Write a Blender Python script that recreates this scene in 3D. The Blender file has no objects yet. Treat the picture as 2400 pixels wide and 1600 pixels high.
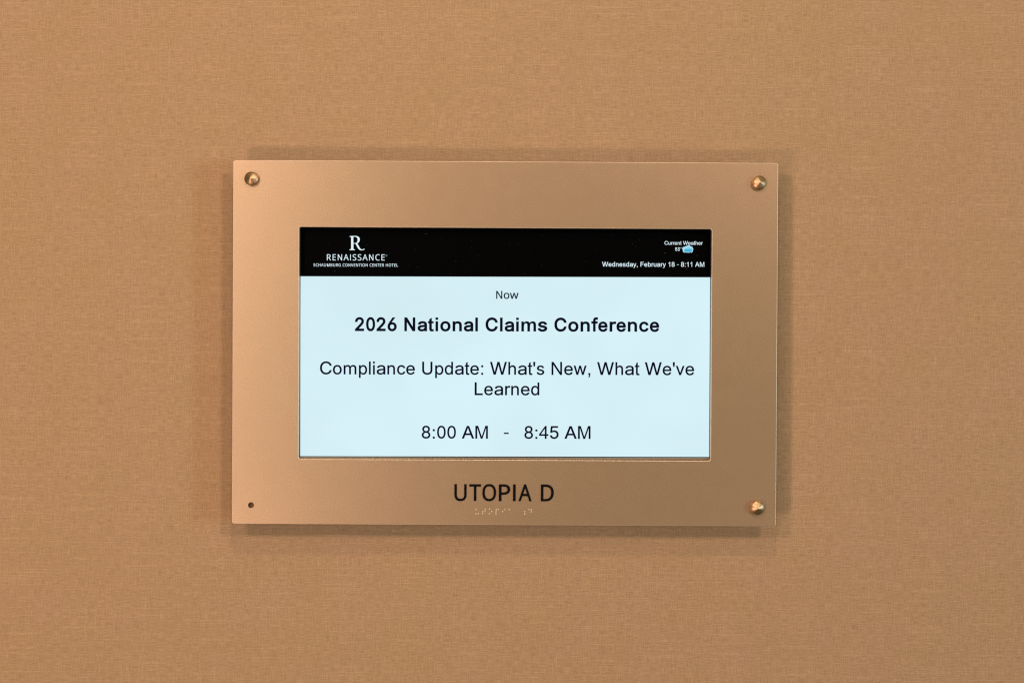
import bpy, bmesh, math, random
from mathutils import Vector, Matrix
from mathutils.geometry import tessellate_polygon

S = bpy.context.scene
COL = S.collection

# ------------------------------------------------------------------ camera
YAW, PITCH, ROLL = -0.00342581, -0.00741852, -0.00509041
CAM_LOC = (0.0023624, -1.5618323, 0.0135194)
cam_data = bpy.data.cameras.new('camera')
cam_data.sensor_width = 36.0
cam_data.lens = 50.0
cam_data.clip_start = 0.05
cam_data.clip_end = 50.0
cam = bpy.data.objects.new('camera', cam_data)
COL.objects.link(cam)
rz = Matrix.Rotation(YAW, 3, 'Z')
rx = Matrix.Rotation(PITCH, 3, 'X')
ry = Matrix.Rotation(ROLL, 3, 'Y')
rm = rz @ rx @ ry                      # columns: right, forward, up
mw = Matrix((rm.col[0], rm.col[2], -rm.col[1])).transposed().to_4x4()
mw.translation = Vector(CAM_LOC)
cam.matrix_world = mw
S.camera = cam

# ------------------------------------------------------------------ world + lamps
world = bpy.data.worlds.new('World')
S.world = world
world.use_nodes = True
bg = world.node_tree.nodes['Background']
bg.inputs['Color'].default_value = (0.70, 1.0, 0.45, 1)
bg.inputs['Strength'].default_value = 0.065

def lamp(name, loc, power, color, size, size_y=None, target=(0, 0, 0)):
    d = bpy.data.lights.new(name, 'AREA')
    d.energy = power
    d.color = color
    d.shape = 'RECTANGLE' if size_y else 'DISK'
    d.size = size
    if size_y:
        d.size_y = size_y
    o = bpy.data.objects.new(name, d)
    COL.objects.link(o)
    o.location = loc
    o.rotation_euler = (Vector(target) - Vector(loc)).to_track_quat('-Z', 'Y').to_euler()
    return o

lamp('left_wash', (-1.50, -3.5, 0.10), 14, (1.0, 0.86, 0.78), 0.7)
lamp('left_upper_lamp', (-0.98, -1.75, 0.80), 10.6, (1.0, 0.77, 0.70), 0.28)
lamp('left_lower_lamp', (-1.05, -1.75, -0.88), 12.8, (1.0, 0.72, 0.66), 0.28)
lamp('right_upper_lamp', (1.50, -3.0, 1.52), 32, (1.0, 0.78, 0.70), 0.42)
lamp('right_lower_lamp', (1.55, -2.9, -1.38), 6, (1.0, 0.72, 0.66), 0.42)
lamp('corridor_downlight', (0.0, -1.25, 1.32), 6.2, (1.0, 0.84, 0.70), 0.13)
lamp('window_light', (3.9, -2.55, 0.0), 64, (0.54, 0.83, 1.0), 0.5, 0.9)
lamp('ceiling_glow', (0.0, -1.6, 1.55), 6.0, (1.0, 0.94, 0.60), 4.0, 2.2, (0, -1.6, 0))

S.view_settings.view_transform = 'Standard'
S.view_settings.look = 'None'
S.view_settings.exposure = 0.0
S.view_settings.gamma = 1.0
S.view_settings.use_curve_mapping = False
S.cycles.use_denoising = True
S.cycles.denoiser = 'OPENIMAGEDENOISE'
S.cycles.denoising_input_passes = 'RGB_ALBEDO_NORMAL'
S.cycles.filter_width = 1.2
S.cycles.sampling_pattern = 'TABULATED_SOBOL'
S.cycles.max_bounces = 8

# ------------------------------------------------------------------ helpers
def srgb(r, g, b):
    def f(c):
        c /= 255.0
        return c / 12.92 if c <= 0.04045 else ((c + 0.055) / 1.055) ** 2.4
    return (f(r), f(g), f(b), 1.0)

def mat(name):
    m = bpy.data.materials.new(name)
    m.use_nodes = True
    nt = m.node_tree
    return m, nt, nt.nodes['Principled BSDF']

def link_obj(name, mesh, material, parent=None, label=None):
    o = bpy.data.objects.new(name, mesh)
    COL.objects.link(o)
    if material:
        mesh.materials.append(material)
    if parent:
        o.parent = parent
    if label:
        o['label'] = label
    return o

def finish(bm, name, smooth=None):
    bmesh.ops.remove_doubles(bm, verts=bm.verts, dist=1e-7)
    bmesh.ops.recalc_face_normals(bm, faces=bm.faces)
    me = bpy.data.meshes.new(name)
    bm.to_mesh(me)
    bm.free()
    if smooth is not None:
        for p in me.polygons:
            p.use_smooth = True
        me.set_sharp_from_angle(angle=math.radians(smooth))
    return me

def rrect(x0, x1, z0, z1, r, n=8):
    pts = []
    for cx, cz, a0 in ((x1 - r, z1 - r, 0), (x0 + r, z1 - r, 90), (x0 + r, z0 + r, 180), (x1 - r, z0 + r, 270)):
        for k in range(n + 1):
            a = math.radians(a0 + 90.0 * k / n)
            pts.append((cx + r * math.cos(a), cz + r * math.sin(a)))
    return pts

def circle(cx, cz, r, n=40):
    return [(cx + r * math.cos(2 * math.pi * k / n), cz + r * math.sin(2 * math.pi * k / n)) for k in range(n)]

def sheet(bm, loops, y, flip=False):
    """fill outer loop minus holes at depth y (metres); loops in mm"""
    tris = tessellate_polygon([[Vector((x, z, 0)) for x, z in l] for l in loops])
    vs = [bm.verts.new((x / 1000, y, z / 1000)) for l in loops for x, z in l]
    for t in tris:
        try:
            bm.faces.new([vs[i] for i in t])
        except ValueError:
            pass

def wall_strip(bm, la, ya, lb, yb):
    n = len(la)
    a = [bm.verts.new((x / 1000, ya, z / 1000)) for x, z in la]
    b = [bm.verts.new((x / 1000, yb, z / 1000)) for x, z in lb]
    for i in range(n):
        j = (i + 1) % n
        bm.faces.new((a[i], a[j], b[j], b[i]))

def lathe(bm, profile, n=48, xf=None):
    """profile: (radius, height) along -Y, mm"""
    rings = []
    for r, h in profile:
        if r < 1e-6:
            p = Vector((0, -h / 1000, 0))
            rings.append([bm.verts.new(xf @ p if xf else p)])
        else:
            ring = []
            for k in range(n):
                a = 2 * math.pi * k / n
                p = Vector((r / 1000 * math.cos(a), -h / 1000, r / 1000 * math.sin(a)))
                ring.append(bm.verts.new(xf @ p if xf else p))
            rings.append(ring)
    for A, B in zip(rings, rings[1:]):
        for k in range(n):
            j = (k + 1) % n
            if len(A) == 1:
                bm.faces.new((A[0], B[j], B[k]))
            elif len(B) == 1:
                bm.faces.new((A[k], A[j], B[0]))
            else:
                bm.faces.new((A[k], A[j], B[j], B[k]))

# letter outlines (advance, then closed contours), 1000 units per em
GLYPHS = {
 'r': {
  'A': [667, '-7 0 117 0 189 193 477 193 551 0 674 0 394 716 270 716', '226 294 273 420 282 446 293 477 306 513 319 555 332 594 344 556 358 515 370 479 381 447 391 420 439 294'],
  'B': [667, '190 101 190 314 357 314 387 313 413 307 436 298 455 286 472 272 485 256 494 238 500 218 502 198 498 172 487 149 469 129 441 114 403 104 352 101', '73 716 73 0 355 0 411 3 460 11 502 25 537 45 566 68 588 96 603 128 612 161 615 197 613 233 605 265 591 294 574 319 553 339 530 356 506 368 487 374 501 380 521 391 539 405 555 422 569 442 579 465 585 491 587 521 584 556 575 589 560 620 539 647 512 671 479 690 441 705 397 713 348 716', '190 615 345 615 387 612 419 602 443 587 460 567 470 544 473 518 471 498 466 479 457 463 444 448 429 436 411 425 390 418 367 413 342 412 190 412'],
  'C': [722, '93 163 126 112 166 69 213 35 266 10 324 -5 386 -10 424 -8 460 -2 495 7 527 19 558 35 586 54 612 76 635 101 655 129 671 159 683 192 695 241 579 241 571 211 562 192 551 174 539 157 525 143 508 131 491 120 472 111 452 104 430 99 409 96 386 95 345 98 308 108 273 125 242 148 215 178 193 214 177 255 167 303 163 358 167 412 176 460 193 502 215 538 241 567 272 591 307 608 345 618 386 621 409 620 431 617 452 612 472 605 491 597 508 586 524 573 539 559 551 543 562 525 570 505 579 475 695 475 683 524 671 557 654 588 635 616 612 641 586 663 558 682 527 697 494 710 459 719 423 724 386 726 324 721 266 706 213 681 166 646 126 604 93 553 69 494 55 429 50 358 55 286 69 221'],
  'D': [722, '192 101 192 615 318 615 370 612 415 602 454 585 487 562 513 533 535 498 550 457 559 411 562 359 559 307 550 261 534 220 513 184 485 155 452 132 411 115 364 104 309 101', '77 716 77 0 316 0 388 5 452 19 510 43 559 76 600 118 633 168 656 225 670 289 674 359 670 429 656 493 633 550 601 599 561 640 512 673 457 697 394 711 325 716'],
  'F': [611, '203 0 203 301 539 301 539 402 203 402 203 615 574 615 574 716 82 716 82 0'],
  'L': [556, '73 716 73 0 521 0 521 101 187 101 187 716'],
  'M': [833, '173 -7 168 597 362 -7 457 -7 652 587 647 -7 752 -7 752 723 613 723 414 124 222 723 67 723 67 -7'],
  'N': [722, '174 -7 171 550 539 -7 647 -7 647 723 542 723 546 166 177 723 69 723 69 -7'],
  'U': [722, '79 247 82 199 94 155 114 114 140 78 173 47 213 22 258 3 307 -8 361 -12 415 -8 464 3 509 22 548 47 581 78 608 114 628 155 639 199 643 247 643 716 532 716 532 254 530 224 523 196 512 171 496 148 477 129 454 114 427 102 396 95 361 93 327 95 296 102 269 114 245 129 226 148 210 171 198 196 192 224 189 254 189 716 79 716'],
  'W': [944, '251 212 245 235 239 259 120 716 5 716 202 0 324 0 447 448 455 481 463 514 470 545 470 542 478 510 485 478 493 449 616 0 737 0 935 716 820 716 706 281 689 212 684 189 678 165 676 153 668 189 662 212 657 236 651 259 644 281 529 716 411 716 295 281 289 259 283 236 278 212 272 189 267 165 264 152 261 165 256 189'],
  'a': [556, '85 40 110 21 139 7 171 -4 205 -10 240 -12 273 -10 301 -6 327 1 349 11 369 22 385 34 399 47 403 52 403 0 516 0 516 341 513 377 506 409 493 436 476 459 456 478 434 493 410 504 386 513 361 519 336 523 313 525 291 526 260 525 229 521 198 514 167 504 139 490 112 473 89 452 69 427 46 385 157 356 168 376 176 386 185 396 198 406 212 415 229 422 248 428 270 432 294 433 317 432 338 428 355 422 370 414 381 405 390 393 396 380 400 365 402 347 402 345 400 337 398 333 392 329 382 325 368 322 349 319 326 317 299 314 267 310 240 307 213 303 187 298 161 292 136 284 113 274 91 262 73 247 57 228 45 207 38 181 36 152 39 119 48 89 64 62', '163 113 156 123 152 135 151 148 152 163 157 175 165 185 176 194 190 202 206 208 225 213 245 217 265 220 317 226 333 228 349 230 364 232 379 235 392 238 404 242 414 246 404 241 402 192 400 174 394 156 385 139 373 124 357 110 337 98 314 89 287 84 256 82 236 83 217 86 199 90 185 97 173 104'],
  'b': [556, '65 716 65 0 164 0 164 62 167 59 177 45 190 31 206 18 225 6 248 -4 274 -9 303 -11 344 -7 382 4 417 23 448 49 473 81 494 118 509 162 518 209 521 261 518 313 508 361 493 404 473 441 447 473 417 498 382 517 344 528 303 532 273 530 246 525 224 515 205 503 189 490 177 477 167 463 167 716', '172 196 167 228 165 262 167 297 172 328 180 355 192 379 206 399 223 415 243 427 265 434 291 437 318 434 341 427 361 415 378 398 392 378 403 353 411 325 416 295 418 262 416 229 411 198 403 170 392 145 377 124 360 107 340 95 317 87 291 85 266 87 243 94 224 106 206 123 192 143 181 168'],
  'c': [500, '69 117 92 80 119 48 153 23 191 4 232 -8 277 -11 303 -10 327 -7 351 -1 373 7 394 17 414 30 432 44 448 60 463 78 475 98 485 119 497 153 397 178 390 155 385 144 378 133 371 123 363 115 354 107 344 100 333 94 320 90 307 86 293 84 278 83 249 86 224 94 203 107 185 124 170 145 159 169 150 196 145 226 144 257 145 288 150 318 159 345 170 370 185 391 203 408 224 421 249 429 278 431 293 431 307 429 320 425 332 421 343 415 353 409 362 401 370 393 377 383 383 373 388 362 395 340 495 366 483 399 473 420 461 439 446 457 430 473 412 487 393 498 372 508 350 516 327 522 303 525 277 526 232 522 191 511 153 492 119 466 91 435 69 397 52 355 42 308 39 256 42 206 52 160'],
  'd': [556, '37 209 46 162 61 118 82 81 108 49 138 23 173 4 211 -7 251 -11 281 -9 308 -4 330 6 349 18 365 31 378 45 388 59 390 62 390 0 489 0 489 716 388 716 388 464 378 477 365 490 349 503 331 515 308 525 282 530 252 532 211 528 173 517 138 498 108 473 82 441 62 404 46 361 37 313 34 261', '143 198 138 229 137 262 138 295 143 325 151 353 163 378 177 398 194 415 214 427 237 434 263 437 289 434 312 427 332 415 349 399 363 379 374 355 382 328 387 297 389 262 387 228 382 196 374 168 363 143 348 123 331 106 311 94 289 87 263 85 237 87 215 95 195 107 177 124 163 145 152 170'],
  'e': [556, '50 159 67 117 90 80 120 48 155 23 195 4 240 -8 289 -11 325 -9 359 -4 389 6 418 19 443 35 465 54 483 76 498 100 513 138 410 163 399 139 391 126 381 115 370 105 357 97 342 91 326 87 309 84 290 83 261 85 236 91 213 102 193 116 176 134 162 155 152 181 146 210 145 221 517 221 517 265 515 309 508 349 497 384 482 416 464 443 443 466 419 485 394 500 366 512 338 520 309 524 280 526 234 522 191 511 152 491 118 465 89 433 67 396 50 353 40 306 37 256 40 205', '145 312 145 312 151 336 160 359 172 379 188 397 207 412 228 423 253 430 280 432 308 430 331 423 352 412 369 398 384 380 395 358 404 333 408 312'],
  'h': [556, '66 716 66 0 169 0 169 311 171 338 176 361 184 380 196 397 209 411 225 422 243 429 263 434 284 436 314 432 338 423 358 407 373 385 382 357 386 322 386 0 489 0 489 330 486 372 479 409 466 441 449 469 427 492 402 510 373 522 341 530 307 532 269 529 233 518 201 500 173 474 162 457 169 716'],
  'i': [222, '59 -7 161 -7 161 526 59 526', '59 608 161 608 161 723 59 723'],
  'l': [222, '57 -7 159 -7 159 723 57 723'],
  'm': [833, '171 0 171 323 173 346 177 367 186 384 196 399 209 411 223 420 240 427 257 431 274 432 299 430 320 422 338 410 352 394 360 374 363 351 363 0 468 0 468 335 469 354 473 370 480 386 489 399 500 410 514 420 530 427 548 431 568 432 592 430 614 423 633 412 648 396 657 373 660 343 660 0 765 0 765 346 762 383 754 417 741 447 724 472 703 492 678 508 651 519 623 526 592 528 564 527 538 521 513 513 489 501 469 486 450 468 435 448 433 445 422 466 400 492 372 512 338 524 301 528 277 527 255 522 233 514 212 503 193 489 176 472 162 453 168 519 66 519 66 0'],
  'n': [556, '169 0 169 308 171 334 176 356 184 376 195 392 209 406 225 417 243 424 263 429 284 431 313 427 338 418 358 402 373 380 382 353 385 319 385 0 488 0 488 326 486 367 478 404 465 436 448 464 426 486 401 504 372 516 341 524 307 526 268 523 233 512 201 495 173 469 160 450 166 519 66 519 66 0'],
  'o': [556, '37 206 47 160 64 117 87 80 115 48 149 23 188 4 231 -8 277 -11 324 -8 366 4 405 23 440 48 468 80 491 117 508 160 518 206 522 256 518 308 508 355 491 397 468 435 440 467 405 492 366 511 324 522 277 526 231 522 188 511 149 492 115 467 87 435 64 397 47 355 37 308 33 256', '146 196 141 226 140 257 141 288 146 317 155 345 167 370 182 391 201 408 222 421 247 429 277 431 307 429 333 421 354 408 373 391 388 370 400 345 409 317 414 288 416 257 414 226 409 196 400 169 388 145 373 124 354 107 333 94 307 86 277 83 247 86 222 94 200 107 182 124 167 145 155 169'],
  'p': [556, '66 519 66 -195 167 -195 167 53 167 53 178 39 191 25 207 12 226 0 248 -10 274 -15 304 -17 345 -13 383 -2 418 17 448 43 474 75 494 113 509 156 518 203 521 255 518 307 509 355 494 398 473 435 448 467 417 492 382 511 344 522 303 526 273 524 247 519 224 509 205 497 190 484 177 471 167 457 165 454 165 519', '173 190 168 222 166 256 168 291 173 322 181 349 192 373 206 393 223 409 243 421 266 428 292 431 318 428 341 421 361 409 378 392 392 372 404 347 412 319 417 289 418 256 417 223 412 192 403 164 392 139 378 118 361 101 341 89 318 81 292 79 266 81 244 88 224 100 207 117 193 137 181 162'],
  'r': [333, '171 0 171 321 172 342 177 360 186 376 197 391 210 403 226 413 244 420 264 425 286 426 296 426 306 425 316 424 324 423 330 423 347 419 347 525 316 526 308 526 301 526 294 526 262 524 233 516 206 502 182 483 168 466 168 519 65 519 65 0'],
  's': [500, '69 53 90 33 115 17 143 5 173 -4 206 -9 242 -11 281 -9 318 -2 352 9 382 24 407 43 428 66 444 92 453 120 456 151 452 186 440 217 419 244 390 266 353 283 309 296 230 314 204 321 184 329 170 339 161 349 155 360 153 374 156 390 164 404 179 416 198 427 222 433 249 435 277 433 300 426 317 415 330 402 341 387 352 361 450 382 437 419 425 442 409 463 391 481 369 497 344 510 315 519 283 524 248 526 212 524 178 518 146 507 118 492 93 474 73 452 58 427 49 400 46 370 50 334 63 302 84 275 113 253 150 236 194 223 280 203 302 197 319 189 332 180 340 170 345 159 347 146 344 130 335 116 320 102 299 91 272 84 241 82 213 84 189 90 169 100 153 113 141 131 129 164 28 143 39 103 52 76'],
  't': [278, '234 81 215 80 192 85 183 95 179 147 179 443 268 443 268 526 179 526 179 711 78 651 78 526 14 526 14 443 78 443 78 152 79 87 91 25 134 -9 195 -14 230 -13 279 -5 264 87'],
  'u': [556, '64 519 64 193 66 152 74 115 87 83 104 55 126 33 152 15 181 3 212 -5 246 -7 284 -4 319 7 351 24 379 49 392 70 386 0 487 0 487 519 384 519 384 211 382 185 377 163 368 143 357 127 344 113 328 102 310 95 290 90 269 88 239 92 215 101 195 117 180 139 170 166 167 200 167 519'],
  'v': [500, '8 519 202 0 300 0 494 519 384 519 278 218 268 188 259 158 252 132 244 158 235 188 224 218 118 519'],
  'w': [722, '-1 519 156 0 254 0 327 256 333 279 340 302 346 326 352 351 358 374 360 351 366 327 372 303 391 233 458 0 555 0 713 519 604 519 541 294 532 262 523 227 514 191 505 153 505 152 504 153 495 192 486 228 478 262 469 294 408 519 306 519 235 261 226 227 217 190 207 152 207 151 207 154 197 193 188 229 179 263 171 294 108 519'],
  'y': [500, '68 -191 76 -194 86 -196 97 -197 109 -198 122 -199 145 -197 167 -193 188 -185 206 -174 224 -161 239 -144 253 -124 265 -101 276 -76 495 519 386 519 280 214 270 184 260 153 253 127 246 153 237 184 227 214 121 519 11 519 200 3 186 -38 179 -58 171 -74 163 -85 154 -93 145 -98 135 -101 124 -102 112 -102 75 -95 52 -186'],
  '0': [556, '44 285 53 220 68 162 89 112 116 69 148 35 187 10 230 -5 277 -10 325 -5 368 10 405 35 438 69 465 112 485 162 500 220 509 285 512 358 509 430 500 495 485 553 464 604 438 646 405 681 367 706 324 721 277 726 230 721 187 706 149 681 117 646 90 604 69 553 54 495 45 430 41 358', '149 253 143 303 141 358 143 413 149 462 158 506 171 543 187 573 206 596 227 613 250 623 277 626 304 623 327 613 348 596 367 573 383 543 396 506 405 462 410 413 412 358 410 303 405 253 396 210 383 173 367 143 348 120 327 103 304 94 277 90 250 94 227 103 205 120 187 143 171 173 158 210'],
  '1': [556, '380 726 312 726 292 698 244 640 182 587 102 543 102 443 174 477 238 517 279 549 278 -7 380 -7'],
  '3': [556, '102 55 130 32 163 14 199 1 237 -7 277 -10 322 -7 362 3 400 18 433 39 461 65 484 95 501 130 511 168 514 208 511 248 501 286 484 320 461 351 433 377 399 398 359 412 316 418 300 414 488 635 488 716 75 716 75 616 347 616 187 423 187 337 256 337 291 335 321 329 345 319 365 306 381 291 394 273 402 253 407 231 409 208 407 184 401 163 392 144 380 128 364 115 346 104 325 97 303 92 278 91 255 92 234 96 214 103 197 112 182 123 169 137 159 153 153 171 148 202 40 202 48 151 60 115 78 83'],
  '4': [556, '418 -7 418 164 515 164 515 259 418 259 418 723 336 723 6 254 6 164 316 164 316 -7', '110 258 319 563 316 259'],
  '5': [556, '40 200 46 152 57 118 75 87 98 59 125 35 157 16 193 2 232 -7 273 -10 318 -6 360 4 398 22 432 46 461 74 485 109 502 147 513 189 516 233 514 268 508 300 499 330 486 359 470 385 450 408 428 428 404 445 377 459 348 469 317 475 284 477 259 476 234 472 210 465 187 455 168 445 187 616 483 616 483 716 92 716 51 345 150 334 167 349 184 358 204 366 225 372 247 376 268 377 295 375 319 369 340 358 359 344 376 327 389 307 399 284 405 259 407 232 405 206 399 181 390 159 377 139 361 122 342 109 321 99 298 93 273 91 252 92 232 96 213 104 196 113 181 125 169 139 159 155 153 172 148 200'],
  '8': [556, '71 89 94 60 122 36 155 16 192 2 233 -7 277 -10 321 -7 361 2 399 16 432 36 460 60 483 89 500 122 510 157 513 195 511 226 505 255 495 282 481 307 465 329 445 349 423 364 402 375 407 377 435 397 458 425 475 457 485 492 489 530 486 566 476 600 461 631 440 658 415 681 385 700 352 714 316 723 277 726 238 723 201 714 168 700 138 681 113 658 92 631 77 600 67 566 64 530 68 492 78 457 95 424 118 397 146 377 151 375 130 365 108 349 88 329 72 307 58 282 48 255 42 226 40 195 44 157 54 122', '161 142 152 159 147 179 145 200 147 223 153 244 162 262 175 279 190 293 209 305 229 313 252 319 277 320 301 319 324 313 344 305 363 293 378 279 391 262 400 244 406 223 407 200 406 179 400 159 392 142 380 127 365 114 347 104 326 96 303 91 277 90 250 91 227 96 206 104 188 114 173 127', '277 417 256 419 237 423 220 431 204 441 192 453 182 468 174 484 169 503 168 523 169 544 174 562 181 578 192 592 204 604 219 614 236 621 255 625 277 627 298 625 317 621 334 614 349 604 362 592 372 578 379 562 383 544 385 523 383 503 379 484 371 468 360 453 348 441 333 431 316 423 297 419'],
  ':': [278, '83 -7 197 -7 197 107 83 107', '83 411 197 411 197 526 83 526'],
  ',': [278, '131 -7 128 -42 116 -74 79 -102 111 -151 162 -117 187 -66 196 0 196 107 82 107 82 -7'],
  "'": [191, '128 455 150 588 150 723 37 723 37 588 60 455'],
  '-': [333, '32 344 32 264 302 264 302 344'],
 },
 'b': {
  '2': [556, '161 470 164 519 168 536 175 552 183 565 194 576 207 585 222 591 239 595 259 597 278 596 295 592 310 586 323 578 334 568 343 557 350 544 354 528 355 510 354 494 351 479 345 463 337 448 326 431 312 412 295 392 275 369 25 101 25 0 500 0 500 130 228 130 335 242 371 281 401 316 426 347 446 376 463 404 475 431 483 457 488 484 490 512 486 550 476 587 460 621 437 651 410 677 378 698 342 713 303 723 261 726 219 723 179 713 142 697 109 676 81 649 58 617 41 580 31 541 25 470'],
  '0': [556, '46 287 55 223 69 166 89 116 115 72 148 37 186 11 230 -5 277 -10 325 -5 369 11 407 37 439 72 465 116 485 166 500 223 508 287 511 358 508 428 499 492 485 549 465 600 439 643 407 678 368 705 325 721 277 726 230 721 186 705 148 678 116 643 90 600 69 549 55 492 46 428 43 358', '177 261 172 306 170 358 172 409 177 455 185 495 196 528 209 554 224 573 240 587 257 594 277 597 297 594 314 587 330 573 345 554 358 528 369 495 377 455 382 409 384 358 382 306 377 261 369 221 358 188 345 162 330 143 314 130 297 122 277 120 257 122 240 130 224 143 209 162 196 188 185 221'],
  '6': [556, '52 150 70 110 93 76 121 46 155 22 193 4 234 -6 278 -10 322 -6 362 4 400 22 434 45 462 74 485 108 502 146 513 187 516 231 513 275 504 315 488 352 466 385 439 412 407 434 371 451 332 460 289 463 267 462 258 460 446 711 297 716 139 485 106 434 81 389 62 348 49 310 42 274 39 237 42 192', '181 190 176 210 175 233 176 255 181 274 188 292 198 307 210 320 224 330 240 338 258 342 278 344 298 342 315 337 331 330 345 319 357 307 367 291 374 274 379 254 381 231 379 210 374 190 367 172 357 156 345 143 331 133 315 125 298 120 278 118 258 120 240 125 225 133 210 143 198 156 188 172'],
  'N': [722, '73 0 73 716 214 716 507 238 507 716 641 716 641 0 496 0 208 467 208 0'],
  'a': [556, '88 41 114 22 144 7 177 -4 211 -10 247 -12 279 -10 309 -6 335 2 358 11 379 23 385 27 385 -1 526 -1 526 336 523 372 515 405 502 434 484 458 463 478 440 493 415 505 390 513 365 519 341 523 318 525 296 526 264 525 233 521 202 514 172 504 143 491 116 473 91 452 70 426 37 366 177 330 193 358 199 367 207 375 216 382 228 389 242 396 258 400 277 403 298 404 319 403 336 400 350 396 361 390 369 383 375 375 379 366 382 355 383 341 383 339 377 337 366 335 349 332 327 330 301 327 270 324 245 321 219 317 193 312 167 306 142 299 118 289 96 276 76 260 59 240 46 216 38 189 36 159 39 125 49 93 66 65', '187 134 183 140 180 146 179 155 180 165 183 172 188 178 195 184 206 189 220 194 236 199 254 202 273 205 323 211 338 212 353 215 368 217 382 220 395 223 408 226 420 231 388 215 383 197 382 183 378 170 371 157 361 145 348 134 332 124 312 117 289 112 262 110 244 111 228 114 214 117 202 122 193 128'],
  't': [333, '310 519 310 409 216 409 216 200 217 129 227 115 251 105 278 108 310 121 322 12 273 -5 210 -12 161 -7 117 20 93 54 81 107 79 183 79 409 16 409 16 519 79 519 79 622 216 702 216 519'],
  'i': [278, '72 0 209 0 209 519 72 519', '72 589 209 589 209 716 72 716'],
  'o': [611, '44 207 55 160 73 117 99 80 131 48 168 22 210 4 256 -8 306 -11 356 -8 403 4 445 22 483 48 514 80 540 117 558 160 569 207 573 257 569 307 558 354 540 397 514 435 483 467 445 492 403 511 356 522 306 526 256 522 210 511 168 492 130 467 99 435 73 397 55 354 44 307 40 257', '188 205 183 230 181 257 183 284 188 309 196 332 207 353 220 370 237 384 256 394 278 401 306 403 334 401 357 394 377 384 393 370 407 353 417 332 425 309 430 284 432 257 430 230 425 205 417 182 407 162 393 145 377 131 357 121 334 114 306 112 278 114 256 120 236 131 220 145 207 162 196 182'],
  'n': [611, '207 0 207 304 209 326 213 344 221 359 231 372 243 382 257 391 274 397 293 401 313 402 342 399 365 392 382 380 395 363 403 343 406 314 406 0 547 0 547 323 544 363 535 401 520 434 499 463 474 486 444 504 412 516 376 524 338 526 295 523 255 512 218 495 192 474 204 520 66 520 66 0'],
  'l': [278, '72 0 209 0 209 716 72 716'],
  'C': [722, '65 223 89 164 121 113 160 70 206 36 259 10 315 -5 376 -10 413 -8 448 -2 482 7 515 19 545 35 573 54 598 77 621 102 640 131 657 162 669 195 684 264 542 264 531 224 524 207 515 191 505 178 493 166 480 155 465 146 449 138 432 132 414 128 395 125 377 124 342 127 310 136 280 150 254 170 232 196 213 228 199 265 190 308 187 358 190 407 198 451 213 488 231 520 254 545 280 565 309 580 341 589 377 592 396 591 414 588 432 584 449 578 465 571 479 561 493 551 505 538 515 525 524 510 531 493 542 452 685 452 668 521 656 555 640 586 620 614 598 640 572 662 544 681 514 697 482 710 448 719 413 724 376 726 315 721 259 706 206 680 160 645 121 602 89 551 65 493 51 428 47 358 51 287'],
  'm': [889, '62 519 188 519 188 448 229 493 288 522 342 530 405 522 459 493 493 443 537 493 591 522 649 530 718 522 776 488 811 435 824 332 824 0 687 0 687 296 681 371 659 410 617 424 566 410 525 361 511 249 511 0 374 0 374 285 370 361 354 405 305 424 254 410 212 364 199 251 199 0 62 0'],
  's': [556, '96 33 124 17 156 4 191 -4 228 -10 268 -11 312 -9 353 -3 392 8 426 24 456 43 481 66 500 94 512 124 516 158 511 196 495 230 469 258 435 281 393 298 344 311 258 327 231 334 211 341 198 348 192 354 189 360 188 366 189 374 194 382 207 391 225 399 248 404 276 406 304 404 325 399 341 391 353 380 362 368 379 335 516 361 493 417 478 441 460 462 438 481 412 497 383 510 350 519 314 524 275 526 234 524 195 518 159 507 126 493 98 474 74 452 55 425 44 395 40 362 45 324 61 289 87 260 122 238 164 220 213 208 306 189 329 184 345 178 356 171 362 165 365 159 366 154 364 146 359 138 345 127 325 118 299 113 267 111 238 112 215 117 196 125 182 135 172 148 155 189 15 164 34 105 50 77 71 53'],
  'f': [333, '12 536 12 414 104 414 104 0 236 0 236 414 344 414 344 536 236 536 236 561 237 581 241 595 246 603 251 608 260 611 275 613 282 613 288 612 293 611 297 610 301 608 334 595 367 725 337 737 327 740 315 743 300 746 283 748 264 749 238 747 212 740 187 730 164 715 143 695 126 672 114 645 106 614 104 582 104 536'],
  'e': [556, '177 191 174 206 522 206 522 265 520 308 513 347 502 383 487 414 469 442 447 465 422 485 396 500 368 512 340 520 311 524 281 526 235 522 191 511 151 491 117 465 88 432 65 394 48 352 38 305 35 256 38 206 48 160 65 118 89 80 119 49 154 23 195 4 241 -8 290 -11 326 -9 359 -4 391 6 419 19 445 36 468 55 487 78 502 103 524 158 394 189 379 154 372 145 365 136 356 129 346 123 334 118 321 114 307 112 291 111 266 113 245 118 226 127 210 138 197 152 185 170', '176 326 176 326 183 345 194 361 206 375 221 387 239 396 258 401 282 403 304 402 323 396 339 388 353 377 365 362 374 345 381 326'],
  'r': [389, '210 520 66 520 66 0 213 0 213 316 215 333 219 346 226 358 236 369 249 379 265 387 283 393 303 397 326 398 336 398 347 398 357 397 366 396 372 395 408 389 408 524 359 526 350 526 342 526 333 526 297 524 262 516 230 502 210 489'],
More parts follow.
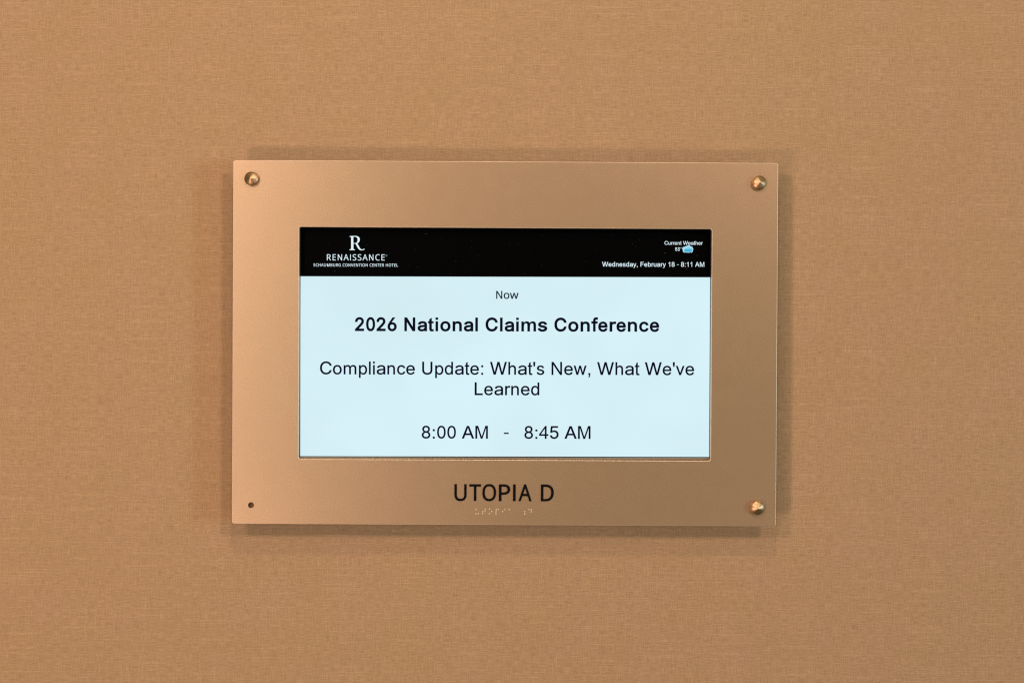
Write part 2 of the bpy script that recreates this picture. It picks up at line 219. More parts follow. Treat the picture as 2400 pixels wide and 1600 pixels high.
  'c': [556, '73 118 97 80 127 48 163 23 204 4 248 -8 295 -11 323 -10 348 -7 373 -1 397 7 420 17 441 30 461 44 478 60 494 79 507 99 518 121 537 172 405 203 393 169 388 160 383 151 377 144 370 137 363 131 354 125 345 121 334 117 323 114 310 112 296 112 270 114 249 120 231 130 215 144 203 161 192 182 185 205 180 230 178 257 180 284 185 309 192 333 203 353 215 370 231 384 249 394 270 401 296 403 310 402 322 401 334 398 344 394 353 390 362 385 369 379 376 372 382 365 387 357 391 349 403 315 535 346 516 397 505 419 492 439 476 457 459 473 439 487 418 499 396 508 372 516 348 522 322 525 295 526 248 522 204 511 163 492 127 466 97 434 73 397 55 354 44 307 41 257 44 207 55 160'],
 },
 'n': {
  'U': [733, '98 180 121 116 160 63 199 31 246 8 300 -5 363 -10 423 -6 475 5 520 25 558 50 588 82 612 119 628 160 638 205 642 253 642 716 553 716 553 253 550 218 544 186 533 157 518 131 499 109 474 92 444 79 409 71 368 68 310 74 264 90 227 116 201 153 186 198 181 252 181 716 90 716 90 255'],
  'T': [558, '10 716 10 637 234 637 234 0 324 0 324 637 547 637 547 716'],
  'O': [783, '97 165 117 126 142 92 172 62 207 37 246 17 290 2 338 -7 392 -10 444 -7 492 2 535 16 574 36 608 61 638 91 664 126 685 165 701 208 713 255 720 305 722 359 718 430 705 495 684 553 655 604 618 647 574 681 521 707 461 722 393 727 323 722 261 707 207 681 162 646 126 603 97 553 77 495 65 430 61 360 63 306 70 256 81 209', '182 204 168 250 159 302 156 359 159 416 168 468 182 514 201 554 227 587 259 613 297 632 342 644 393 648 450 643 498 629 538 605 571 571 602 513 621 443 627 359 624 302 616 250 602 204 582 163 556 130 525 103 487 84 443 72 392 68 342 72 297 84 259 103 227 130 201 163'],
  'P': [607, '188 0 188 279 270 279 320 281 366 287 405 297 439 311 469 328 493 348 513 370 529 395 541 421 549 448 554 476 556 505 548 567 527 619 491 661 440 691 372 710 287 716 97 716 97 0', '188 639 279 639 337 635 383 624 418 605 443 578 457 544 462 501 460 469 452 441 440 417 423 398 401 382 373 371 340 362 303 358 260 356 188 356'],
  'I': [272, '95 0 178 0 178 716 95 716'],
  'A': [641, '0 0 91 0 176 222 460 222 547 0 640 0 361 719 280 719', '207 302 288 518 297 548 301 559 305 572 308 585 319 626 322 617 325 605 334 576 338 562 343 548 347 535 351 525 353 518 433 302'],
  'D': [732, '188 77 188 639 305 639 360 635 408 626 452 609 489 586 520 556 544 518 562 474 572 422 576 362 571 296 557 238 535 189 503 149 462 118 412 95 353 82 285 77', '97 716 97 0 297 0 372 5 439 18 498 41 550 73 592 114 626 163 651 222 666 289 671 365 666 438 652 502 628 558 595 606 554 645 505 676 449 698 387 712 318 716'],
  'R': [624, '188 0 188 296 330 296 503 0 609 0 412 321 436 331 459 343 481 356 501 373 519 393 534 417 546 445 553 476 556 512 552 555 543 593 527 626 505 653 477 676 442 693 400 706 351 713 295 716 97 716 97 0', '290 638 327 636 359 632 387 625 410 614 429 601 444 584 454 563 460 538 462 508 458 467 444 433 422 407 390 387 348 376 295 372 188 372 188 638'],
  'E': [558, '188 79 188 335 479 335 479 413 188 413 188 637 497 637 497 716 97 716 97 0 497 0 497 79'],
  'N': [730, '182 0 182 566 538 0 632 0 632 716 548 716 548 155 195 716 98 716 98 0'],
  'S': [551, '51 24 67 17 85 11 104 6 125 1 147 -3 171 -6 196 -8 221 -10 248 -10 298 -7 343 1 384 14 419 32 449 55 472 83 490 115 500 151 503 192 501 227 493 258 481 285 463 308 441 330 415 348 383 366 348 382 272 412 241 426 216 439 195 452 179 467 166 482 158 500 153 520 151 543 153 562 158 581 166 597 178 612 193 624 212 634 233 641 258 645 287 647 318 646 348 642 378 636 406 628 433 619 458 609 486 686 459 697 429 707 397 715 363 721 327 725 289 726 246 724 206 716 170 704 138 687 111 666 89 641 73 612 63 580 60 544 61 517 65 492 72 469 81 449 92 430 106 412 123 396 142 381 164 368 188 355 215 343 245 331 285 316 319 301 346 287 368 273 386 258 398 243 406 225 411 206 413 184 411 161 405 141 395 122 381 106 363 93 341 82 315 74 285 70 252 68 214 70 177 74 141 81 107 90 77 100 51 110'],
  'C': [634, '65 287 77 222 98 163 126 112 163 69 208 35 260 10 321 -5 390 -10 428 -9 462 -7 492 -3 520 3 548 10 575 19 575 97 548 90 520 83 492 77 464 73 434 70 403 69 351 73 306 85 266 104 233 131 205 164 184 205 169 251 160 302 156 358 158 401 164 442 173 479 187 513 203 543 223 570 246 593 272 612 301 627 333 638 367 645 404 647 435 645 465 641 493 635 519 626 544 617 567 608 603 684 575 696 544 707 511 715 477 721 441 725 405 726 352 723 303 714 258 699 217 679 181 654 150 624 123 589 101 550 84 507 71 461 64 412 61 359'],
  'H': [743, '97 0 188 0 188 334 555 334 555 0 645 0 645 716 555 716 555 413 188 413 188 716 97 716'],
  'M': [910, '175 613 173 628 177 628 413 0 487 0 726 627 730 627 729 612 728 594 727 575 726 554 725 533 724 510 723 487 723 464 723 440 723 0 812 0 812 716 680 716 455 129 451 129 231 716 97 716 97 0 181 0 181 434 180 459 180 484 180 509 179 533 178 555 177 577 176 596'],
  'B': [652, '188 76 188 336 325 336 366 334 401 329 430 320 453 309 471 294 485 277 494 257 500 235 501 211 497 173 485 141 464 113 433 93 389 80 332 76', '97 716 97 0 349 0 398 3 442 10 482 24 516 42 545 65 568 93 584 125 594 162 598 204 595 239 588 269 577 295 561 316 542 334 519 349 494 360 466 369 437 375 437 380 465 387 490 397 512 410 531 425 546 443 558 464 567 487 572 511 574 539 566 598 543 643 505 676 452 698 384 712 302 716', '188 639 306 639 361 636 405 627 439 613 462 592 476 564 480 528 477 493 465 464 446 441 417 424 375 414 320 411 188 411'],
  'G': [730, '66 286 79 221 101 162 131 111 170 69 217 35 271 10 334 -5 404 -10 452 -9 497 -6 539 -1 578 6 617 15 656 27 656 378 408 378 408 298 566 298 566 85 547 81 527 77 505 73 482 70 455 69 425 68 365 72 313 84 270 105 234 132 205 167 183 207 168 253 158 303 155 358 159 415 170 466 188 512 212 552 243 585 281 612 324 631 373 643 427 647 461 645 494 641 526 635 557 626 585 616 612 606 646 684 614 696 581 707 546 715 510 721 472 725 432 726 358 721 291 706 232 680 181 646 139 603 105 553 81 494 66 430 61 358'],
  'V': [602, '269 219 263 238 256 257 94 716 0 716 256 0 346 0 602 716 506 716 346 259 339 239 333 220 327 202 322 184 317 166 312 149 308 133 304 116 301 100 297 116 293 133 289 149 285 166 280 183 275 201'],
  'L': [525, '97 716 97 0 500 0 500 80 188 80 188 716'],
  'o': [607, '63 187 74 151 88 118 105 89 125 63 149 41 175 23 204 9 235 -2 267 -8 302 -10 339 -8 373 -2 406 9 435 23 462 41 485 63 505 89 522 118 535 151 545 187 551 227 553 270 549 326 539 376 521 421 497 459 468 490 434 515 395 533 352 544 305 548 256 544 211 533 171 515 137 490 108 459 85 421 69 376 58 326 55 270 57 227', '154 193 148 229 146 270 151 329 163 379 184 419 213 449 253 467 303 473 337 471 367 462 393 449 414 430 431 407 444 379 454 347 459 310 461 270 459 229 454 193 445 160 432 131 414 107 393 88 368 74 338 66 304 63 270 66 240 74 215 88 193 107 176 131 163 160'],
  'w': [788, '11 539 158 1 259 1 360 317 364 331 368 344 371 358 374 371 378 384 386 419 388 429 390 438 391 446 395 446 397 438 399 429 401 419 410 385 413 372 416 359 432 304 524 1 628 1 777 539 687 539 606 232 601 211 596 191 591 171 587 152 583 135 580 119 577 105 576 92 572 92 570 106 567 120 564 136 559 152 555 169 550 187 535 236 443 539 347 539 252 236 248 225 245 212 241 200 238 186 234 173 231 159 220 110 218 100 216 91 212 91 210 105 207 120 204 137 200 155 196 174 192 193 187 213 182 232 176 252 102 539'],
 },
}

def glyph_loops(font, ch):
    out = []
    for l in GLYPHS[font][ch][1:]:
        v = [int(k) for k in l.split()]
        out.append([(v[i] / 1000, v[i + 1] / 1000) for i in range(0, len(v), 2)])
    return out

def inside(p, L):
    c = False
    for i in range(len(L)):
        (x0, y0), (x1, y1) = L[i - 1], L[i]
        if (y0 > p[1]) != (y1 > p[1]) and p[0] < (x1 - x0) * (p[1] - y0) / (y1 - y0) + x0:
            c = not c
    return c

def oriented(loops):
    """outer contours anticlockwise, holes clockwise"""
    out = []
    for P in loops:
        hole = any(inside(P[0], Q) for Q in loops if Q is not P)
        area = sum(P[i - 1][0] * P[i][1] - P[i][0] * P[i - 1][1] for i in range(len(P)))
        out.append(P if (area > 0) != hole else P[::-1])
    return out

def grow(loops, d):
    res = []
    for P in oriented(loops):
        P = [p for i, p in enumerate(P) if math.dist(p, P[i - 1]) > 0.006]
        n = len(P)
        Q = []
        for i in range(n):
            p = Vector(P[i])
            a = (p - Vector(P[i - 1])).normalized()
            b = (Vector(P[(i + 1) % n]) - p).normalized()
            na, nb = Vector((a.y, -a.x)), Vector((b.y, -b.x))
            m = na + nb
            if m.length < 1e-3:
                m = na
                s = 1
            else:
                m.normalize()
                s = min(1 / max(m.dot(na), 0.3), 1.6)
            q = p + m * d * s
            Q.append((q.x, q.y))
        res.append(Q)
    return res

def layout(font, s, xscale=1.0, track=0.0, bold=0.0, space=0.278):
    """returns contours in em units and their ink range"""
    x = 0.0
    loops = []
    for ch in s:
        if ch == ' ':
            x += space * xscale + track
            continue
        gl = glyph_loops(font, ch)
        if bold:
            gl = grow(gl, bold)
        for l in gl:
            loops.append([(x + px * xscale, pz) for px, pz in l])
        x += GLYPHS[font][ch][0] / 1000 * xscale + track
    xs = [p[0] for l in loops for p in l]
    return loops, min(xs), max(xs)

def fit(font, s, xl, xr, z, cap, ang=0.0, xscale=None, **kw):
    """contours in mm: ink from xl to xr on baseline z, capitals cap mm tall. With
    xscale given the letters keep that width and the spacing takes up the rest."""
    em = cap / 0.716
    if xscale is None:
        loops, a, b = layout(font, s, **kw)
        k = (xr - xl) / (b - a)
    else:
        _, a0, b0 = layout(font, s, xscale=xscale, **kw)
        tr = ((xr - xl) / em - (b0 - a0)) / (len(s) - 1)
        loops, a, b = layout(font, s, xscale=xscale, track=tr, **kw)
        k = em
    c, sn = math.cos(ang), math.sin(ang)
    mx = (xl + xr) / 2
    out = []
    for l in loops:
        q = []
        for px, pz in l:
            X = xl + (px - a) * k - mx
            Z = pz * em
            q.append((mx + X * c - Z * sn, z + X * sn + Z * c))
        out.append(q)
    return out

def flat_mesh(name, loops, y, depth=0.0):
    """flat or raised lettering from contours (mm), front face at y, depth behind it"""
    loops = oriented(loops)
    outers = [P for P in loops if not any(inside(P[0], Q) for Q in loops if Q is not P)]
    bm = bmesh.new()
    for O in outers:
        group = [O] + [P for P in loops if P is not O and inside(P[0], O)]
        sheet(bm, group, y)
        if depth:
            for l in group:
                wall_strip(bm, l, y, l, y + depth)
    me = finish(bm, name)
    return me

# ------------------------------------------------------------------ materials
def node(nt, kind, **inp):
    n = nt.nodes.new(kind)
    for k, v in inp.items():
        n.inputs[k].default_value = v
    return n

def mapping(nt, scale, loc=(0, 0, 0)):
    tc = nt.nodes.new('ShaderNodeTexCoord')
    mp = nt.nodes.new('ShaderNodeMapping')
    mp.inputs['Scale'].default_value = scale
    mp.inputs['Location'].default_value = loc
    nt.links.new(tc.outputs['Object'], mp.inputs['Vector'])
    return mp

def noise(nt, scale3, detail=2.0, rough=0.5, loc=(0, 0, 0)):
    mp = mapping(nt, scale3, loc)
    n = nt.nodes.new('ShaderNodeTexNoise')
    n.inputs['Scale'].default_value = 1.0
    n.inputs['Detail'].default_value = detail
    n.inputs['Roughness'].default_value = rough
    nt.links.new(mp.outputs['Vector'], n.inputs['Vector'])
    return n.outputs['Fac']

def math_n(nt, op, a, b=None, clamp=False):
    n = nt.nodes.new('ShaderNodeMath')
    n.operation = op
    n.use_clamp = clamp
    for i, v in enumerate((a, b)):
        if v is None:
            continue
        if isinstance(v, (int, float)):
            n.inputs[i].default_value = v
        else:
            nt.links.new(v, n.inputs[i])
    return n.outputs[0]

def mix(nt, fac, a, b, blend='MIX'):
    n = nt.nodes.new('ShaderNodeMix')
    n.data_type = 'RGBA'
    n.blend_type = blend
    for sock, v in ((n.inputs[0], fac), (n.inputs[6], a), (n.inputs[7], b)):
        if isinstance(v, (int, float, tuple)):
            sock.default_value = v
        else:
            nt.links.new(v, sock)
    return n.outputs[2]

def ramp(nt, fac, lo, hi):
    n = nt.nodes.new('ShaderNodeMapRange')
    n.inputs['From Min'].default_value = lo
    n.inputs['From Max'].default_value = hi
    n.clamp = True
    nt.links.new(fac, n.inputs['Value'])
    return n.outputs[0]

# woven vinyl wallcovering: slubby threads both ways
def make_wall_mat():
    m, nt, p = mat('woven_wallcovering')
    weft = noise(nt, (105, 1, 1050), 1.0, 0.5)
    weft2 = ramp(nt, noise(nt, (14, 1, 900), 0.0, 0.5, (3, 0, 7)), 0.54, 0.82)
    warp = noise(nt, (1050, 1, 85), 1.0, 0.5, (11, 0, 5))
    warp2 = ramp(nt, noise(nt, (900, 1, 18), 0.0, 0.5, (1, 0, 9)), 0.56, 0.84)
    fleck = noise(nt, (950, 1, 950), 1.0, 0.6, (5, 0, 2))
    t = math_n(nt, 'ADD', math_n(nt, 'MULTIPLY', weft, 0.40), math_n(nt, 'MULTIPLY', warp, 0.28))
    t = math_n(nt, 'ADD', t, math_n(nt, 'MULTIPLY', weft2, 0.10))
    t = math_n(nt, 'ADD', t, math_n(nt, 'MULTIPLY', warp2, 0.06))
    t = math_n(nt, 'ADD', t, math_n(nt, 'MULTIPLY', fleck, 0.56))
    f = ramp(nt, t, 0.32, 0.94)
    col = mix(nt, f, WALL_DARK, WALL_LIGHT)
    hue = ramp(nt, noise(nt, (16, 1, 16), 2.0, 0.5), 0.35, 0.65)
    col = mix(nt, math_n(nt, 'MULTIPLY', hue, 0.45), col, mix(nt, 1.0, col, (0.97, 0.99, 0.86, 1), 'MULTIPLY'))
    nt.links.new(col, p.inputs['Base Color'])
    p.inputs['Roughness'].default_value = 0.75
    p.inputs['Specular IOR Level'].default_value = 0.25
    b = nt.nodes.new('ShaderNodeBump')
    b.inputs['Strength'].default_value = 0.25
    b.inputs['Distance'].default_value = 0.0004
    nt.links.new(t, b.inputs['Height'])
    nt.links.new(b.outputs[0], p.inputs['Normal'])
    return m

WALL_DARK = (0.255, 0.141, 0.062, 1)
WALL_LIGHT = (0.635, 0.382, 0.204, 1)
M_WALL = make_wall_mat()

def make_plate_mat():
    m, nt, p = mat('satin_bronze_paint')
    fine = noise(nt, (900, 900, 900), 2.0, 0.7)
    mid = noise(nt, (60, 60, 60), 3.0, 0.6)
    f = ramp(nt, math_n(nt, 'ADD', math_n(nt, 'MULTIPLY', fine, 0.94), math_n(nt, 'MULTIPLY', mid, 0.06)), 0.32, 0.68)
    col = mix(nt, f, PLATE_DARK, PLATE_LIGHT)
    nt.links.new(col, p.inputs['Base Color'])
    p.inputs['Metallic'].default_value = 0.68
    p.inputs['Coat Weight'].default_value = 0.45
    p.inputs['Coat Roughness'].default_value = 0.34
    nt.links.new(math_n(nt, 'ADD', math_n(nt, 'MULTIPLY', mid, 0.02), 0.37), p.inputs['Roughness'])
    b = nt.nodes.new('ShaderNodeBump')
    b.inputs['Strength'].default_value = 0.04
    b.inputs['Distance'].default_value = 0.0002
    nt.links.new(fine, b.inputs['Height'])
    nt.links.new(b.outputs[0], p.inputs['Normal'])
    return m

PLATE_DARK = (0.445, 0.280, 0.150, 1)
PLATE_LIGHT = (0.635, 0.410, 0.230, 1)
M_PLATE = make_plate_mat()

def metal(name, col, rough, scale=400):
    m, nt, p = mat(name)
    n = noise(nt, (scale, scale, scale), 2.0)
    c = mix(nt, n, tuple(k * 0.8 for k in col[:3]) + (1,), col)
    nt.links.new(c, p.inputs['Base Color'])
    p.inputs['Metallic'].default_value = 1.0
    nt.links.new(math_n(nt, 'ADD', math_n(nt, 'MULTIPLY', n, 0.08), rough), p.inputs['Roughness'])
    return m

M_EDGE = metal('bronze_edge_highlight', (0.92, 0.70, 0.50, 1), 0.54)  # plate bronze in a brighter tint, a highlight painted onto the rounded edges
M_CAP = metal('polished_bronze', (0.68, 0.42, 0.22, 1), 0.36, 120)
M_BARREL = metal('brushed_bronze', (0.62, 0.42, 0.26, 1), 0.30)
M_STUD = metal('tarnished_steel_stud', (0.16, 0.085, 0.04, 1), 0.5, 900)

def plain(name, col, rough, spec=0.5, speck=0.0):
    m, nt, p = mat(name)
    n = noise(nt, (700, 700, 700), 2.0)
    c = mix(nt, n, tuple(k * 0.85 for k in col[:3]) + (1,), tuple(min(1, k * 1.15) for k in col[:3]) + (1,))
    if speck:
        s = ramp(nt, noise(nt, (420, 420, 420), 1.0), 0.74, 0.80)
        c = mix(nt, math_n(nt, 'MULTIPLY', s, speck), c, (0.30, 0.27, 0.24, 1))
    nt.links.new(c, p.inputs['Base Color'])
    p.inputs['Roughness'].default_value = rough
    p.inputs['Specular IOR Level'].default_value = spec
    return m

M_LETTER = plain('black_lettering', (0.006, 0.005, 0.005, 1), 0.8, 0.05)
M_BEAD = plain('braille_bead', (0.74, 0.53, 0.33, 1), 0.28, 0.6)
M_GLASS = plain('dark_display_glass', (0.0006, 0.0006, 0.0006, 1), 0.5, 0.02, 0.10)
M_HOUSING = plain('black_display_housing', (0.02, 0.02, 0.02, 1), 0.55)

def lit(name, col, strength=1.0, mura=0.0):
    m, nt, p = mat(name)
    p.inputs['Base Color'].default_value = (0.002, 0.002, 0.002, 1)
    p.inputs['Roughness'].default_value = 0.5
    p.inputs['Specular IOR Level'].default_value = 0.03
    if mura:
        n = ramp(nt, noise(nt, (6, 6, 6), 2.0), 0.3, 0.7)
        c = mix(nt, n, tuple(k * (1 - mura) for k in col[:3]) + (1,), tuple(k * (1 + mura) for k in col[:3]) + (1,))
        g = noise(nt, (1000, 1000, 1000), 1.0)
        c = mix(nt, 0.04, c, mix(nt, g, (0, 0, 0, 1), (1, 1, 1, 1)), 'OVERLAY')
        nt.links.new(c, p.inputs['Emission Color'])
    else:
        p.inputs['Emission Color'].default_value = col
    p.inputs['Emission Strength'].default_value = strength
    return m

M_PAGE = lit('display_page_pale_blue', srgb(213, 239, 246), 1.0, 0.045)
M_NAVY = lit('display_text_navy', srgb(0, 2, 34))
M_TITLE = lit('display_text_dark_navy', srgb(0, 4, 28))
M_TEAL = lit('display_text_dark_teal', srgb(4, 38, 50))
M_WHITE = lit('display_text_white', srgb(226, 246, 252))
M_GREY = lit('display_text_grey', srgb(120, 132, 140))
M_CLOUD_TOP = lit('display_cloud_pale_blue', srgb(172, 224, 240))
M_CLOUD_MID = lit('display_cloud_light_blue', srgb(126, 204, 230))
M_CLOUD_LOW = lit('display_cloud_blue', srgb(70, 174, 210))

# ------------------------------------------------------------------ wall
bm = bmesh.new()
bmesh.ops.create_cube(bm, size=1.0)
for v in bm.verts:
    v.co = Vector((v.co.x * 5.0, v.co.y * 0.10 + 0.05, v.co.z * 2.7 - 0.12))
wall = link_obj('wall', finish(bm, 'wall'), M_WALL)
wall['kind'] = 'structure'
wall['label'] = 'tan woven fabric wallcovering behind the bronze room sign'
wall['category'] = 'wall'

# ------------------------------------------------------------------ sign
YF = -0.030            # front of the plate, 30 mm off the wall
PT = 0.004             # plate thickness
YS = YF + 0.0105       # display glass behind the plate
sign = bpy.data.objects.new('room_sign', None)
COL.objects.link(sign)
sign['label'] = 'bronze wall sign with lit conference screen, raised UTOPIA D lettering and braille'
sign['category'] = 'sign'

W, H = 587.0, 391.5
CH = 0.75
def plate_loops(d):
    """outline and openings of the plate, moved d mm into the material"""
    return [rrect(-W / 2 + d, W / 2 - d, -H / 2 + d, H / 2 - d, 2.6 - min(d, 1)),
            rrect(-221.75 - d, 222.1 + d, -125.2 - d, 124.0 + d, 2.2 + d),
            circle(-272.7, -175.4, 3.05 + d * 0.3),
            circle(-272.9, 175.2, 3.05 + d * 0.3), circle(272.5, 173.9, 3.05 + d * 0.3), circle(272.7, -175.3, 3.05 + d * 0.3)]
bm = bmesh.new()
STEPS = 4
rings = []
for k in range(STEPS + 1):                      # rounded front edge
    g = math.pi / 2 * k / STEPS
    rings.append((plate_loops(CH * (1 - math.sin(g))), YF + CH / 1000 * (1 - math.cos(g))))
sheet(bm, rings[0][0], YF)
sheet(bm, rings[-1][0], YF + PT)
for (la, ya), (lb, yb) in zip(rings, rings[1:]):
    for a, b in zip(la, lb):
        n0 = len(bm.faces)
        wall_strip(bm, a, ya, b, yb)
        bm.faces.ensure_lookup_table()
        for f in bm.faces[n0:]:
            f.material_index = 1
            f.smooth = True
for l in rings[-1][0]:
    wall_strip(bm, l, rings[-1][1], l, YF + PT)
plate = link_obj('faceplate', finish(bm, 'faceplate'), M_PLATE, sign)
plate.data.materials.append(M_EDGE)

# added bronze strip for the brown line at the opening's lower edge
bm = bmesh.new()
strip = [(-221.4, -124.9), (221.8, -124.9), (221.8, -123.0), (-221.4, -124.05)]
sheet(bm, [strip], YF + 0.0042)
sheet(bm, [strip], YS - 0.0002)
wall_strip(bm, strip, YF + 0.0042, strip, YS - 0.0002)
link_obj('opening_strip', finish(bm, 'opening_strip'), M_PLATE, plate)

# raised room name
TOP, BASE = -151.8, -169.45
k_mm = 106.93 / 232.5
loops = []
for ch, a, b in (('U', 476, 634), ('T', 671, 823), ('O', 843, 1021), ('P', 1059, 1206), ('I', 1246, 1278), ('A', 1317, 1488), ('D', 1611, 1778)):
    x0 = -53.6 + (a - 476) / 1302 * 106.93
    x1 = -53.6 + (b - 476) / 1302 * 106.93
    g = grow(glyph_loops('n', ch), 0.009)
    xs = [p[0] for l in g for p in l]
    s = (x1 - x0) / (max(xs) - min(xs))
    for l in g:
        loops.append([(x0 + (p[0] - min(xs)) * s, BASE + 0.1 + (p[1] / 0.716) * (TOP - BASE - 0.2)) for p in l])
link_obj('room_name_lettering', flat_mesh('room_name_lettering', loops, YF - 0.0009, 0.0011), M_LETTER, plate)

# braille beads
DOTS = [(-30.13, -179.07), (-30.31, -183.58), (-27.88, -183.57), (-20.36, -178.72), (-23.08, -181.0), (-20.62, -181.18),
        (-23.07, -183.43), (-15.78, -178.5), (-13.19, -181.07), (-15.91, -183.63), (-8.62, -178.97), (-6.35, -178.85),
        (-8.69, -181.24), (-8.68, -183.67), (0.76, -178.85), (-1.57, -181.09), (5.65, -178.91), (22.29, -180.98),
        (22.11, -183.53), (26.97, -178.81), (29.43, -178.8), (29.33, -181.22)]
bm = bmesh.new()
for x, z in DOTS:
    lathe(bm, [(0.92, -0.05), (0.88, 0.2), (0.72, 0.42), (0.42, 0.58), (0.2, 0.64), (0, 0.66)], 16,
          Matrix.Translation((x / 1000, YF, z / 1000)))
link_obj('braille_dots', finish(bm, 'braille_dots', 60), M_BEAD, plate)

# standoff caps (the lower left one is missing), barrels behind the plate, bare stud
cap_bm = bmesh.new()
lathe(cap_bm, [(0.0, 0.0), (7.45, 0.0), (7.45, 3.7), (7.30, 4.2), (6.95, 4.55), (5.0, 5.55), (2.6, 6.8), (0.8, 7.7), (0.3, 7.85), (0, 7.9)], 64)
cap_me = finish(cap_bm, 'standoff_cap', 25)
cap_me.materials.append(M_CAP)
for x, z, tx, tz in ((-272.9, 175.2, 2.5, 4.0), (272.5, 173.9, 3.0, -4.0), (272.7, -175.3, -2.0, -1.0)):
    o = bpy.data.objects.new('standoff_cap', cap_me)
    COL.objects.link(o)
    o.parent = sign
    o.location = (x / 1000, YF - 0.0001, z / 1000)
    o.rotation_euler = (math.radians(-tx), 0, math.radians(-tz))
bm = bmesh.new()
lathe(bm, [(0, 0), (6.4, 0), (6.4, 25.9), (0, 25.9)], 40)
bar_me = finish(bm, 'standoff_barrel', 30)
bar_me.materials.append(M_BARREL)
for x, z in ((-272.9, 175.2), (272.5, 173.9), (272.7, -175.3), (-272.7, -175.4)):
    o = bpy.data.objects.new('standoff_barrel', bar_me)
    COL.objects.link(o)
    o.parent = sign
    o.location = (x / 1000, 0, z / 1000)
bm = bmesh.new()
lathe(bm, [(0, 25.95), (2.6, 25.95), (2.6, 26.6), (2.2, 27.2), (1.2, 27.1), (0.9, 26.4), (0, 26.4)], 28)
stud = link_obj('threaded_stud', finish(bm, 'threaded_stud', 30), M_STUD, sign, 'bare recessed stud in the lower left hole where the cap is missing')
stud.location = (-0.2727, 0, -0.1754)

# display housing behind the plate
bm = bmesh.new()
loops = [rrect(-238, 238, -146, 146, 4)]
sheet(bm, loops, YS + 0.0012)
sheet(bm, loops, -0.0004)
wall_strip(bm, loops[0], YS + 0.0012, loops[0], -0.0004)
link_obj('display_housing', finish(bm, 'display_housing'), M_HOUSING, sign)

bm = bmesh.new()
ring = [rrect(-234, 234, -142, 142, 4), rrect(-221.75, 222.1, -125.2, 124.0, 2.2)]
sheet(bm, ring, YF + PT + 0.00005)
for l in ring:
    wall_strip(bm, l, YF + PT + 0.00005, l, YS - 0.0001)
link_obj('display_bezel', finish(bm, 'display_bezel'), M_HOUSING, sign)

# display: black glass slab, everything on it turned a hair anticlockwise
ANG = math.radians(0.155)
CX, CZ = 0.64, 0.0
DEPTH_K = (1.56183 + YS) / (1.56183 - 0.0245)   # measured on a plane 24.5 mm off the wall
def deeper(pts):
    return [(2.36 + (x - 2.36) * DEPTH_K, 13.52 + (z - 13.52) * DEPTH_K) for x, z in pts]
def turn(pts):
    c, s = math.cos(ANG), math.sin(ANG)
    return [(CX + (x - CX) * c - (z - CZ) * s, CZ + (x - CX) * s + (z - CZ) * c) for x, z in pts]
bm = bmesh.new()
loops = [turn(rrect(-230, 231, -134, 134, 2))]
sheet(bm, loops, YS)
sheet(bm, loops, YS + 0.001)
wall_strip(bm, loops[0], YS, loops[0], YS + 0.001)
screen = link_obj('display_screen', finish(bm, 'display_screen'), M_GLASS, sign)

Y1 = YS - 0.00015
Y2 = YS - 0.00030
bm = bmesh.new()
page = deeper(turn([(-220.95, -122.2), (222.25, -122.2), (222.25, 71.85), (-220.95, 71.85)]))
sheet(bm, [page], Y1)
link_obj('lit_page', finish(bm, 'lit_page'), M_PAGE, screen)

def text_part(name, loops, y, m):
    return link_obj(name, flat_mesh(name, [deeper(l) for l in loops], y), m, screen)

text_part('now_heading', fit('n', 'Now', -9.76, 14.54, 48.27, 8.2, ANG, bold=0.017), Y2, M_TEAL)
text_part('event_title', fit('b', '2026 National Claims Conference', -162.1, 166.7, 12.92, 14.95, ANG), Y2, M_TITLE)
text_part('session_title', fit('r', "Compliance Update: What's New, What We've", -199.7, 204.8, -33.85, 13.95, ANG)
          + fit('r', 'Learned', -32.5, 37.45, -55.95, 13.95, ANG), Y2, M_NAVY)
text_part('session_time', fit('r', '8:00 AM', -89.45, -17.9, -103.0, 13.75, ANG) + fit('r', '-', -0.63, 4.6, -102.9, 13.75, ANG)
          + fit('r', '8:45 AM', 21.5, 93.1, -102.72, 13.75, ANG), Y2, M_NAVY)
text_part('date_line', fit('r', 'Wednesday, February 18 - 8:11 AM', 104.65, 215.05, 83.62, 5.1, ANG, bold=-0.004), Y2, M_WHITE)
text_part('weather_heading', fit('r', 'Current Weather', 171.9, 213.25, 107.35, 4.05, ANG, bold=-0.004), Y2, M_WHITE)
text_part('temperature_reading', fit('r', '53', 183.46, 188.45, 100.83, 3.7, ANG), Y2, M_WHITE)
text_part('degree_mark', [circle(189.68, 104.0, 0.85, 20)], Y2, M_GREY)

# serif initial of the hotel emblem, drawn as an outline
R_OUT = [(1005, 152), (1022, 143), (1060, 140), (1150, 138), (1200, 143), (1238, 162), (1260, 193), (1265, 228), (1258, 266),
         (1240, 298), (1214, 320), (1190, 330), (1208, 338), (1228, 366), (1248, 404), (1268, 438), (1288, 462), (1312, 474),
         (1336, 474), (1362, 464), (1382, 458), (1389, 463), (1384, 476), (1362, 488), (1334, 495), (1292, 496), (1262, 487),
         (1234, 464), (1208, 428), (1186, 384), (1166, 346), (1152, 331), (1106, 331), (1105, 446), (1110, 464), (1124, 474),
         (1145, 481), (1145, 494), (1005, 494), (1005, 482), (1028, 474), (1042, 462), (1047, 444), (1047, 186), (1043, 170),
         (1030, 161), (1005, 158)]
R_IN = [(1101, 166), (1106, 159), (1140, 158), (1172, 164), (1196, 184), (1209, 214), (1211, 250), (1202, 286), (1184, 308), (1158, 317), (1104, 317)]
def from_crop(pts):
    return [(-168.44 + (x - 1005) / 385 * 16.52, 99.70 + (495 - y) / 355 * 15.3) for x, y in pts]
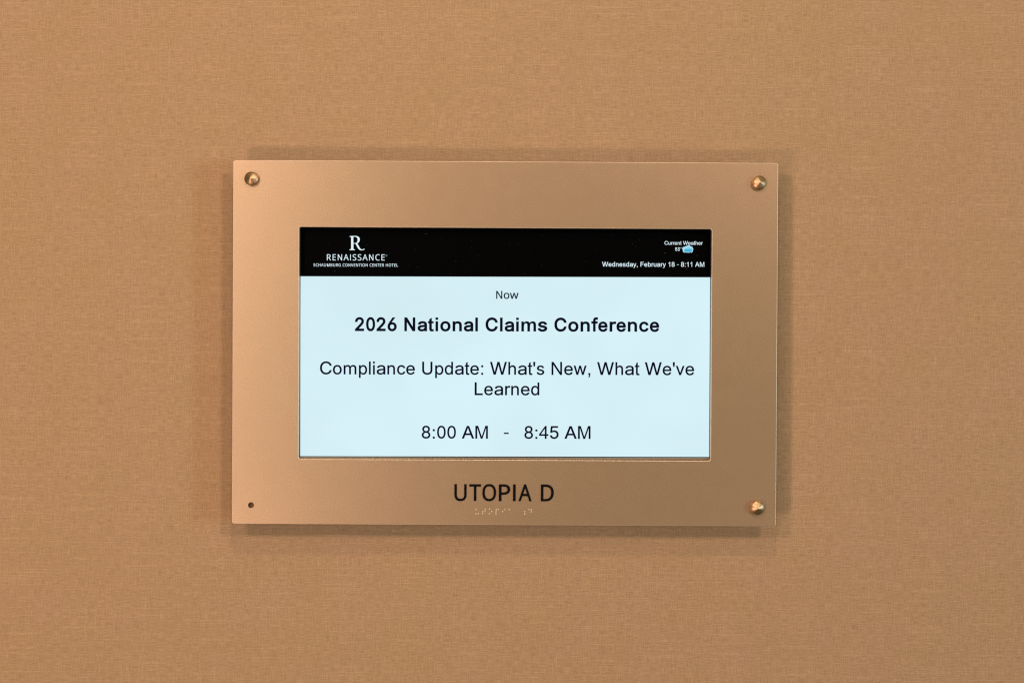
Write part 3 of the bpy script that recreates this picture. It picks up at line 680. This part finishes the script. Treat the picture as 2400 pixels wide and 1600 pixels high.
text_part('serif_initial_emblem', [from_crop(R_OUT), from_crop(R_IN)], Y2, M_WHITE)
ring = [circle(-128.5, 94.1, 1.12, 24), circle(-128.5, 94.1, 0.86, 24)]
text_part('hotel_name', fit('n', 'RENAISSANCE', -192.7, -130.35, 88.7, 6.55, ANG, xscale=0.95, bold=0.0), Y2, M_WHITE)
text_part('registered_mark', ring + fit('n', 'R', -128.95, -128.05, 93.5, 1.2, ANG), Y2, M_GREY)
text_part('hotel_location_line', fit('n', 'SCHAUMBURG CONVENTION CENTER HOTEL', -207.15, -115.9, 82.12, 3.12, ANG, xscale=0.92, bold=0.003), Y2, M_WHITE)

# weather icon: a cloud of round puffs, pale above and bluer below
def blob(discs, n=120):
    cx = sum(d[0] for d in discs) / len(discs)
    cz = sum(d[1] for d in discs) / len(discs)
    out = []
    for k in range(n):
        a = 2 * math.pi * k / n
        dx, dz = math.cos(a), math.sin(a)
        best = 0.2
        for x, z, r in discs:
            px, pz = x - cx, z - cz
            t = px * dx + pz * dz
            q = r * r - (px * px + pz * pz - t * t)
            if q > 0 and t + math.sqrt(q) > best:
                best = t + math.sqrt(q)
        out.append((cx + dx * best, cz + dz * best))
    return out
CLOUD = [(197.9, 103.8, 3.1), (195.2, 104.2, 1.7), (193.2, 103.2, 2.05), (200.8, 104.0, 1.6), (201.2, 102.8, 1.75), (193.6, 100.9, 1.85),
         (195.9, 100.5, 1.55), (198.3, 100.5, 1.6), (200.8, 100.8, 1.75), (197.0, 102.0, 3.0)]
text_part('cloud_icon', [blob(CLOUD)], Y2, M_CLOUD_TOP)
MID = [(198.0, 102.6, 2.3), (195.2, 102.4, 1.6), (200.4, 102.2, 1.7), (194.6, 101.3, 1.6), (196.8, 101.2, 1.8), (199.8, 101.2, 1.8)]
text_part('cloud_icon_middle', [blob(MID)], Y2 - 0.00012, M_CLOUD_MID)
LOW = [(194.3, 101.0, 1.25), (196.1, 100.7, 1.1), (198.4, 100.7, 1.15), (200.4, 100.9, 1.25), (196.3, 101.6, 1.1), (199.0, 101.7, 1.1), (197.4, 101.3, 1.2)]
text_part('cloud_icon_base', [blob(LOW)], Y2 - 0.00024, M_CLOUD_LOW)
